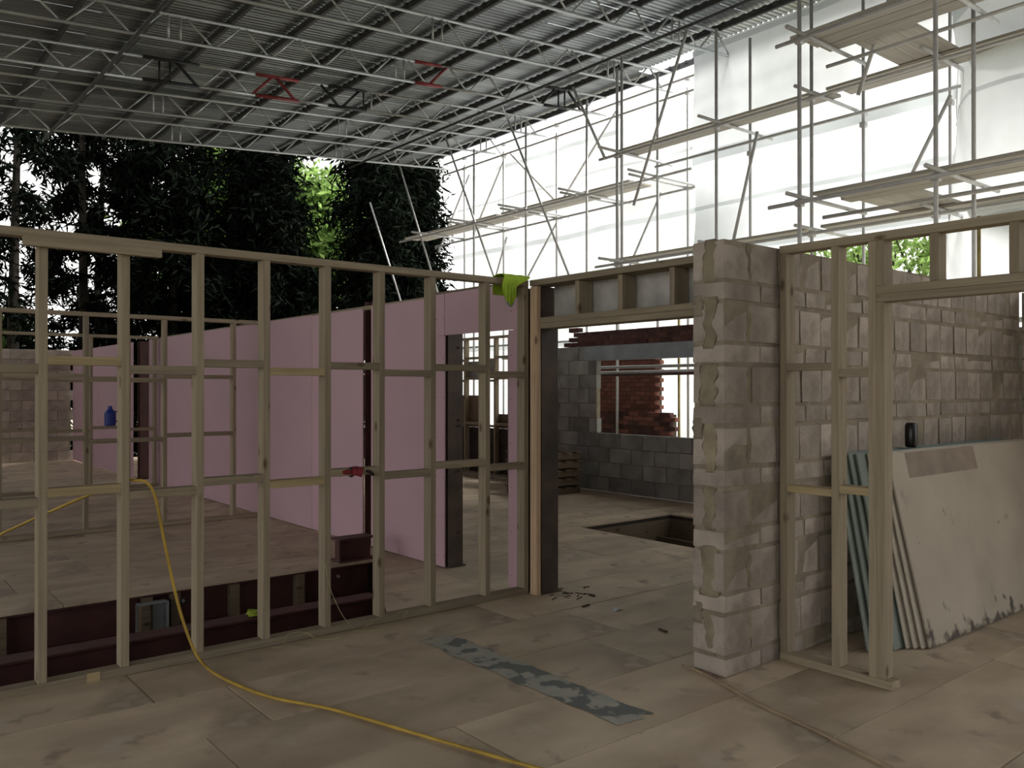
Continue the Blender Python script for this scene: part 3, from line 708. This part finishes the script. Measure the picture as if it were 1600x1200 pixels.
# ------------------------------------------------------------------ white sheeting
def sheet_me(path, z0, z1, nz_, amp, seed, step=0.25):
    """curtain along a plan path, gently creased"""
    pts = []
    for (a, b_) in zip(path[:-1], path[1:]):
        a, b_ = Vector(a), Vector(b_); n_ = max(2, int((b_ - a).length / step))
        for i in range(n_): pts.append(a.lerp(b_, i / n_))
    pts.append(Vector(path[-1])); V = []; F = []; n_ = len(pts)
    for j in range(nz_ + 1):
        z = z0 + (z1 - z0) * j / nz_
        for i, p in enumerate(pts):
            t = (pts[min(i + 1, n_ - 1)] - pts[max(i - 1, 0)]).normalized(); nn = Vector((-t.y, t.x))
            q = Vector((i * step * 0.55 + 0.25 * z, z * 0.5, seed))
            dsp = amp * (noise.noise(q) + 0.45 * noise.noise(q * 2.3) + 0.5 * noise.noise(Vector((i * step * 0.3 - z * 0.9, seed + 4, 1))))
            V.append((p.x + nn.x * dsp, p.y + nn.y * dsp, z))
    for j in range(nz_):
        for i in range(n_ - 1): F.append((j * n_ + i, j * n_ + i + 1, (j + 1) * n_ + i + 1, (j + 1) * n_ + i))
    me = pm('sheeting', V, F)
    for p in me.polygons: p.use_smooth = True
    return me
def sheeting(label, path, z0, z1, amp, seed, bands):
    t = thing('debris_sheet', label, 'sheeting', (path[0][0], path[0][1], z0))
    o = link('plastic_sheet', sheet_me(path, z0, z1, int((z1 - z0) / 0.25), amp, seed), M['sheet'], t)
    o.location = (-path[0][0], -path[0][1], -z0)
    for zb, hb in bands:
        pth = [(x - 0.035, y) for x, y in path]
        s = link('eyelet_band', sheet_me(pth, zb - hb / 2, zb + hb / 2, 2, amp, seed), M['sheet_band'], t); s.location = (-path[0][0], -path[0][1], -z0)
    return t
sheeting('long white plastic sheet behind the scaffold between the trees and block pier', [(13.4, 18.75), (13.4, 8.6)], -0.7, 7.45, 0.16, 1, [(7.2, 0.10), (6.4, 0.06), (5.1, 0.12), (4.2, 0.06), (2.6, 0.1)])
sheeting('bright white plastic sheet above the block wall in the right half', [(11.95, 9.55), (11.95, 5.0)], 3.85, 7.6, 0.11, 2, [(7.5, 0.1), (5.62, 0.2), (4.75, 0.07), (3.95, 0.1)])
sheeting('white plastic sheet hanging in folds at the far right edge', [(11.9, 5.15), (11.2, 4.75), (10.75, 4.35), (10.6, 3.9), (10.6, 0.2)], 1.6, 7.2, 0.16, 3, [(6.3, 0.2), (5.15, 0.06), (3.6, 0.08)])
sheeting('white sheet hung low outside the back window opening', [(11.2, 8.75), (11.15, 7.2)], 0.75, 1.95, 0.09, 5, [])

# ------------------------------------------------------------------ trees
def foliage(n_, fn, size, seed, m, wd_=0.3):
    g = np.random.default_rng(seed); c = fn(g, n_)
    d1 = g.normal(size=(n_, 3)); d1[:, 2] = d1[:, 2] * 0.6 - 0.7; d1 /= np.linalg.norm(d1, axis=1)[:, None]
    d2 = g.normal(size=(n_, 3)); d2 -= d1 * (d1 * d2).sum(1)[:, None]; d2 /= np.linalg.norm(d2, axis=1)[:, None]
    s = size * (0.6 + 0.9 * g.random(n_))[:, None]
    V = np.empty((n_ * 4, 3)); V[0::4] = c; V[1::4] = c + d1 * s * .6 + d2 * s * wd_; V[2::4] = c + d1 * s * 1.6; V[3::4] = c + d1 * s * .5 - d2 * s * wd_
    me = bpy.data.meshes.new('foliage'); me.vertices.add(n_ * 4); me.vertices.foreach_set('co', V.ravel())
    me.loops.add(n_ * 4); me.loops.foreach_set('vertex_index', np.arange(n_ * 4, dtype=np.int32))
    me.polygons.add(n_); me.polygons.foreach_set('loop_start', np.arange(0, n_ * 4, 4, dtype=np.int32))
    me.polygons.foreach_set('loop_total', np.full(n_, 4, dtype=np.int32)); me.update(); me.validate()
    me.materials.append(M[m]); return me
def conifer(label, x, y, h, r, n_, seed, low=0.3, leaf=0.20):
    t = thing('conifer', label, 'tree', (x, y, G), 'dark conifers beyond the left end of the building')
    rr = random.Random(seed)
    trunk = smooth_path([(0, 0, 0), (rr.uniform(-.1, .1), rr.uniform(-.1, .1), h * .4), (rr.uniform(-.2, .2), rr.uniform(-.2, .2), h * .95)], 6)
    link('trunk', tube_me(trunk, [0.19 * (1 - 0.85 * i / (len(trunk) - 1)) for i in range(len(trunk))], 8), M['bark'], t)
    nb_ = 64 if n_ > 20000 else 34; B = []
    for i in range(nb_):
        zz = low + (h - low) * (i / nb_) ** 0.9; a = i * 2.4 + rr.uniform(-.4, .4); ln = r * (1 - 0.55 * (zz / h) ** 1.6) * rr.uniform(.65, 1.05)
        B.append((zz, a, ln))
    def fn(g, n__):
        bi = g.integers(0, nb_, n__); q = np.sqrt(g.random(n__)) ; A = np.array(B)[bi]
        rad_ = A[:, 2] * q; zz = A[:, 0] - 0.34 * rad_ * q + 0.16 * rad_
        c = np.stack([np.cos(A[:, 1]) * rad_, np.sin(A[:, 1]) * rad_, zz], 1)
        c += g.normal(size=(n__, 3)) * (0.06 + (0.22 if n_ > 20000 else 0.13) * q[:, None]) * np.array([1, 1, 0.9]); c[:, 2] -= g.random(n__) * 0.55 * q; return c
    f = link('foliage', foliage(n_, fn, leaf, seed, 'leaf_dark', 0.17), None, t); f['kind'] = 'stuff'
    for i in range(0, nb_, 5):
        zz, a, ln = B[i]
        link('branch', tube_me([Vector((0, 0, zz)), Vector((math.cos(a) * ln * .5, math.sin(a) * ln * .5, zz + .05)), Vector((math.cos(a) * ln * .85, math.sin(a) * ln * .85, zz - .15 * ln))], [0.04, 0.025, 0.01], 5), M['bark'], t)
    return t
TR = [(1.2, 23.2, 12, 2.0, 3000, 'sparse conifer at the left edge with sky showing through'), (3.4, 22.6, 12, 1.7, 4400, 'thin conifer second from the left edge with sky gaps'),
      (5.2, 23.6, 13, 2.0, 7500, 'dark conifer third from the left edge'), (7.0, 22.8, 13, 1.9, 14000, 'dark conifer just left of the smaller sunlit gap'),
      (9.6, 22.8, 11.2, 1.7, 19000, 'dense dark conifer between the two sunlit gaps'), (13.3, 22.9, 11.5, 1.8, 19000, 'dense dark conifer just right of the larger sunlit gap'),
      (14.9, 23.4, 10.5, 1.5, 16000, 'dense dark conifer touching the end of the white sheeting'),
      (2.4, 26.0, 12, 1.8, 2600, 'conifer in the rear row behind the left sky gaps'), (6.2, 26.4, 12, 2.2, 6000, 'conifer in the rear row behind the fourth tree'),
      (9.3, 26.2, 6.6, 2.2, 11000, 'short conifer in the rear row below the smaller gap'), (12.4, 26.2, 6.2, 2.0, 11000, 'short conifer in the rear row below the larger gap'), (-1.6, 23.0, 11, 2.2, 3000, 'conifer partly cut off by the left picture edge')]
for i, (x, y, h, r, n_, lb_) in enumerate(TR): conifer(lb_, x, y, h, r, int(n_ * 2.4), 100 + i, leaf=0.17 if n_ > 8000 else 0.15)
# unseen conifer copies, added at left and rear to hold back sky light
src_ = [o for o in C.objects if o.name.startswith('conifer')]
for i in range(9):
    o = src_[3 + i % 4]; c_ = o.copy(); C.objects.link(c_); c_.location = (-7.6 - 0.8 * (i % 2), 22.5 - i * 3.6, G) if i < 3 else (-9 + (i - 3) * 3.4, -9.5 - 1.5 * (i % 2), G); c_.rotation_euler = (0, 0, i * 1.3)
    c_['label'] = 'added dark conifer out of view that holds back sky light'; c_['group'] = 'conifers around the site'
    for ch in [q_ for q_ in C.objects if q_.parent == o]:
        d_ = ch.copy(); C.objects.link(d_); d_.parent = c_
def broadleaf(label, x, y, z, r, n_, seed, group, leaf=0.22):
    t = thing('broadleaf_tree', label, 'tree', (x, y, G), group)
    trunk = [Vector((0, 0, 0)), Vector((0.1, 0, (z - G) * .5)), Vector((-0.1, 0.1, z - G))]
    link('trunk', tube_me(smooth_path(trunk, 5), [0.16] * 5 + [0.1] * 6, 8), M['bark'], t)
    rr = random.Random(seed); cl = np.array([(rr.gauss(0, r * .5), rr.gauss(0, r * .5), z - G + rr.gauss(0, r * .5)) for _ in range(26)])
    def fn(g, n__): return cl[g.integers(0, 26, n__)] + g.normal(size=(n__, 3)) * r * 0.22
    f = link('foliage', foliage(n_, fn, leaf, seed, 'leaf_green'), None, t); f['kind'] = 'stuff'
    for k in range(0, 26, 3):
        link('branch', tube_me([trunk[1], (trunk[1] + Vector(cl[k])) / 2 + Vector((0, 0, .2)), Vector(cl[k])], [0.06, 0.04, 0.015], 5), M['bark'], t)
broadleaf('sunlit light green tree in the gap under the far roof edge', 10.9, 29.3, 7.4, 2.0, 12000, 5, 'sunlit broadleaf trees')
broadleaf('sunlit light green tree left of the dense conifer gap', 14.2, 29.3, 6.8, 2.1, 13000, 6, 'sunlit broadleaf trees')
broadleaf('small light green bush seen low between the far left stud walls', 2.8, 24.5, 2.6, 0.9, 2500, 7, 'sunlit broadleaf trees')
broadleaf('leafy green tree seen over the block wall between the frame studs', 15.6, 8.3, 4.2, 1.2, 2600, 8, 'trees behind the right sheeting', 0.1)
broadleaf('leafy green tree seen over the block wall through the header gap', 15.4, 6.7, 4.0, 0.9, 2200, 9, 'trees behind the right sheeting', 0.09)
tag(rod('vent_pipe', (13.6, 6.95, G), (13.6, 6.95, 4.45), 0.06, 'truss_black'), 'black upright pipe beyond the block wall in the header gap', 'pipe')

# ------------------------------------------------------------------ plasterboard stack, can
for i in range(8):
    green = i < 4
    yb = 2.585 - i * 0.030; yt = 2.80 - i * 0.0225
    xl = 4.86 + (i * 0.045 if green else 0.24 + (i - 4) * 0.035); hgt = 1.2
    ang = math.asin((yt - yb) / hgt)
    bl = ['greenish board nearest the block wall at the back of the leaning stack', 'second greenish board from the back of the leaning stack', 'third greenish board from the back of the leaning stack', 'foremost greenish board in the leaning stack',
          'rearmost pale board in the leaning stack', 'third pale board from the front of the leaning stack', 'second pale board from the front of the leaning stack', 'stained pale plasterboard at the front of the leaning stack'][i]
    t = thing('plasterboard_sheet', bl, 'plasterboard', (xl, yb, 0.001), 'plasterboards leaning on the block wall')
    t.rotation_euler = (-ang, 0, 0)
    me_m = 'drywall_green' if green else ('drywall_front' if i == 7 else 'drywall')
    o = box('sheet', (0, -0.0125, 0.004), (2.4, 0.0, hgt), me_m, t, 0.001)
    if i == 7:
        box('paper_strip', (0.22, -0.0135, 1.03), (1.25, -0.0126, 1.195), 'tape_brown', t)
cz = 1.187
can = thing('drinks_can', 'black can standing on top of the leaning plasterboards', 'can', (5.70, 2.715, cz))
prof = [(0.0, 0), (0.030, 0), (0.037, 0.008), (0.040, 0.016), (0.040, 0.148), (0.033, 0.160), (0.032, 0.166), (0.0, 0.164)]
V = []; F = []; n_ = 20
for r_, z in prof:
    for k in range(n_): V.append((r_ * math.cos(2 * math.pi * k / n_), r_ * math.sin(2 * math.pi * k / n_), z))
for j in range(len(prof) - 1):
    for k in range(n_): F.append((j * n_ + k, j * n_ + (k + 1) % n_, (j + 1) * n_ + (k + 1) % n_, (j + 1) * n_ + k))
me = pm('can_body', V, F)
for p in me.polygons: p.use_smooth = True
link('body', me, M['black'], can)
box('pull_tab', (-0.008, -0.012, 0.1625), (0.008, 0.012, 0.1645), 'galv', can)

# ------------------------------------------------------------------ small things
def cable(name, label, cat, pts, r, m, k=8):
    return tag(link(name, tube_me(smooth_path(pts, k), r, 8), M[m]), label, cat)
cable('extension_cable', 'yellow cable hung over the stud wall and trailing across the floor', 'cable',
      [(-0.6, 7.3, 0.012), (-0.1, 7.0, 0.05), (0.5, 6.35, 0.45), (0.84, 5.95, 0.70), (1.12, 5.4, 0.93), (1.30, 5.06, 1.06), (1.352, 4.98, 1.072), (1.40, 4.945, 1.06), (1.445, 4.94, 0.97), (1.50, 4.935, 0.68), (1.565, 4.925, 0.36), (1.63, 4.90, 0.13),
       (1.665, 4.80, 0.03), (1.69, 4.55, 0.009), (1.77, 4.14, 0.009), (1.94, 3.78, 0.009), (2.09, 3.31, 0.009), (2.22, 2.9, 0.009), (2.30, 2.66, 0.009), (2.5, 2.1, 0.009), (2.6, 1.4, 0.009)], 0.0085, 'cable')
cable('floor_cord', 'thin brown cord lying on the floor in front of the block pier', 'cord', [(3.80, 3.12, 0.006), (3.785, 2.96, 0.006), (3.64, 2.51, 0.006), (3.53, 2.04, 0.006), (3.45, 1.73, 0.006), (3.3, 1.2, 0.006)], 0.006, 'cord_brown')
cable('string_line', 'pale loose string looping over the stud wall bottom plate', 'string',
      [(2.498, 4.962, 0.46), (2.53, 4.955, 0.30), (2.60, 4.95, 0.14), (2.66, 4.95, 0.05), (2.68, 4.93, 0.01), (2.55, 4.84, 0.004), (2.42, 4.9, 0.004), (2.36, 4.95, 0.046), (2.25, 4.965, 0.05), (2.18, 4.9, 0.004), (2.12, 4.93, 0.004)], 0.0022, 'string')
cable('string_loop', 'pale string loop on the floor before the stud wall near the trench end', 'string',
      [(2.68, 4.92, 0.004), (2.85, 4.82, 0.004), (3.02, 4.88, 0.004), (3.08, 4.95, 0.03), (3.12, 4.97, 0.05), (2.98, 4.98, 0.05), (2.85, 4.955, 0.03), (2.72, 4.9, 0.004)], 0.0022, 'string')
tw = thing('twine_bundle', 'small lime green twine bundle on the middle trench beam', 'twine', (2.36, 5.76, -0.018))
for k in range(5):
    a = k * 0.7; link('strand', tube_me(smooth_path([(0.05 * math.cos(a + q * 1.9), 0.04 * math.sin(a + q * 1.7), 0.006 + 0.006 * k + 0.01 * (q % 2)) for q in range(7)], 4), 0.005, 5), M['lime'], tw)

# screed smear on the floor boards
def smear(name, label, cx, cy, wx, wy, seed, m, z):
    nx, ny = 10, 60; V = []; F = []
    for j in range(ny + 1):
        for i in range(nx + 1):
            a, b_ = i / nx - .5, j / ny - .5
            wv = 1 + 0.35 * noise.noise(Vector((seed, b_ * 9, 2 if a > 0 else 7)))
            V.append((cx + a * wx * wv, cy + b_ * wy + 0.05 * noise.noise(Vector((a * 5, seed, 3))), z))
    for j in range(ny):
        for i in range(nx): F.append((j * (nx + 1) + i, j * (nx + 1) + i + 1, (j + 1) * (nx + 1) + i + 1, (j + 1) * (nx + 1) + i))
    o = link(name, pm(name, V, F), M[m]); return tag(o, label, 'screed')
smear('screed_smear', 'grey blue strip of dried screed smeared on the floor', 3.02, 3.62, 0.23, 1.72, 3, 'screed', 0.0012)

# hi-vis vest draped over the corner of the top plate
vt = thing('hi_vis_vest', 'yellow hi-vis vest draped over the corner of the stud wall', 'vest', (4.06, 4.96, 2.2))
nx, nz_ = 16, 26; V = []; F = []
for j in range(nz_ + 1):
    b_ = j / nz_
    for i in range(nx + 1):
        a = i / nx
        s = b_ * 0.50
        if s < 0.14: y, z = 0.115, 0.10 + s                     # back drop
        elif s < 0.28: y, z = 0.115 - (s - 0.14), 0.236 + 0.012 * math.sin((s - .14) / .14 * math.pi)
        else: y, z = -0.024, 0.235 - (s - 0.28)
        drop = max(0, s - 0.28) / 0.32
        wdt = 0.26 - 0.12 * min(1, drop * 4) - 0.08 * min(1, drop / 0.7) ** 4; xo = -0.085 * min(1, drop * 4)
        fold = 0.018 * math.sin(a * 15 + 2 * drop) * (0.3 + drop) + 0.012 * noise.noise(Vector((a * 3, b_ * 5, 1)))
        zz = z + (0.05 * math.sin(a * 3.1) - 0.03) * drop * -1
        V.append((xo + (a - .5) * wdt + 0.02, y - abs(fold) * (1 if s > .28 else 0.2) - 0.004, zz + (abs(fold) * .4 if .14 < s < .28 else 0)))
for j in range(nz_):
    for i in range(nx): F.append((j * (nx + 1) + i, j * (nx + 1) + i + 1, (j + 1) * (nx + 1) + i + 1, (j + 1) * (nx + 1) + i))
me = pm('vest_cloth', V, F)
for p in me.polygons: p.use_smooth = True
vo = link('cloth', me, M['hivis'], vt); md = vo.modifiers.new('thick', 'SOLIDIFY'); md.thickness = 0.005
# narrow grey edging rather than a broad band, as only its hem shows
hem = [Vector(V[nz_ * (nx + 1) + i]) + Vector((0, -0.006, 0)) for i in range(nx + 1)]
link('hem_tape', tube_me(hem, 0.006, 6), M['reflective'], vt)

def glove(label, x, y, z, m, rz, cuff):
    t = thing('work_glove', label, 'glove', (x, y, z), 'work gloves on the noggin')
    t.rotation_euler = (0, 0, rz)
    def ell(name, c_, s_, mm):
        bm = bmesh.new(); bmesh.ops.create_icosphere(bm, subdivisions=2, radius=1)
        for v in bm.verts:
            v.co = Vector((v.co.x * s_[0], v.co.y * s_[1], v.co.z * s_[2])) * (1 + 0.12 * noise.noise(v.co * 2.2)) + Vector(c_)
        me_ = bpy.data.meshes.new(name); bm.to_mesh(me_); bm.free()
        for p in me_.polygons: p.use_smooth = True
        return link(name, me_, M[mm], t)
    ell('palm', (0, 0, 0.022), (0.055, 0.042, 0.022), m)
    for k, (dy, ln) in enumerate(((-0.033, .055), (-0.011, .068), (0.011, .064), (0.032, .048))):
        pts = smooth_path([(0.04, dy, 0.022), (0.04 + ln * .5, dy * 1.15, 0.030), (0.04 + ln, dy * 1.25, 0.012)], 4)
        link('finger', tube_me(pts, [0.0115] * (len(pts) - 1) + [0.007], 8), M[m], t)
    pts = smooth_path([(-0.01, -0.03, 0.02), (0.02, -0.058, 0.012), (0.045, -0.066, -0.012)], 4)
    link('thumb', tube_me(pts, [0.012] * (len(pts) - 1) + [0.008], 8), M[m], t)
    link('cuff', tube_me(smooth_path([(-0.045, 0, 0.024), (-0.075, 0, 0.024), (-0.11, 0.0, 0.016)], 3), [0.030, 0.029, 0.029, 0.030, 0.031, 0.033, 0.034], 12), M[cuff], t)
    return t
glove('red knitted work glove lying on the stud wall noggin', 2.66, 4.99, 1.016, 'glove_red', rad(150), 'glove_red')
glove('dark work glove lying on the noggin beside the red glove', 2.79, 5.015, 1.016, 'glove_dark', rad(20), 'glove_dark')
# blue jug on the farthest stud wall
bj = thing('blue_jug', 'small blue plastic jug on the farthest stud wall noggin', 'jug', (3.48, 14.24, 0.995))
V = []; F = []; n_ = 14
for r_, z in ((0.0, 0), (0.075, 0), (0.085, 0.02), (0.085, 0.2), (0.05, 0.25), (0.03, 0.27), (0.03, 0.31), (0.0, 0.31)):
    for k in range(n_): V.append((r_ * math.cos(2 * math.pi * k / n_), r_ * math.sin(2 * math.pi * k / n_) * .8, z))
for j in range(7):
    for k in range(n_): F.append((j * n_ + k, j * n_ + (k + 1) % n_, (j + 1) * n_ + (k + 1) % n_, (j + 1) * n_ + k))
link('jug_body', pm('jug', V, F), M['blue'], bj)
link('jug_handle', tube_me(smooth_path([(0.07, 0, 0.22), (0.12, 0, 0.21), (0.125, 0, 0.1), (0.08, 0, 0.06)], 4), 0.012, 6), M['blue'], bj)

# debris on the floor by the doorway
for i in range(16):
    x, y = 4.52 + R.gauss(0, 0.10), 4.72 + R.gauss(0, 0.10)
    o = link('wood_splinter', box_me(R.choice((0.04, 0.06, 0.09)), 0.007, 0.005, 'splinter'), None, None, (x, y, 0.003), (0, 0, R.uniform(0, 3.1)))
    tag(o, 'dark splinter of wood on the floor beside the doorway column', 'wood splinter', 'splinters by the doorway column')
for i, (x, y, lb_) in enumerate(((4.30, 4.42, 'dark splinter alone on the floor in front of the doorway'), (5.05, 3.85, 'dark splinter on the floor deep in the doorway by the pier'), (4.25, 3.65, 'dark splinter on the floor left of the block pier'))):
    o = link('wood_splinter', box_me(0.08, 0.014, 0.01, 'splinter'), None, None, (x, y, 0.0055), (0, 0, R.uniform(0, 3.1))); tag(o, lb_, 'wood splinter')
pv = [(0, 0, 0.002), (0.05, 0.01, 0.012), (0.09, 0.0, 0.002), (0.085, 0.045, 0.004), (0.045, 0.05, 0.014), (0.005, 0.04, 0.003)]
me = pm('scrap', pv, [(0, 1, 4, 5), (1, 2, 3, 4)])
tag(link('paper_scrap', me, M['paper'], None, (4.36, 4.18, 0.0)), 'small white crumpled scrap on the floor in the doorway', 'scrap')
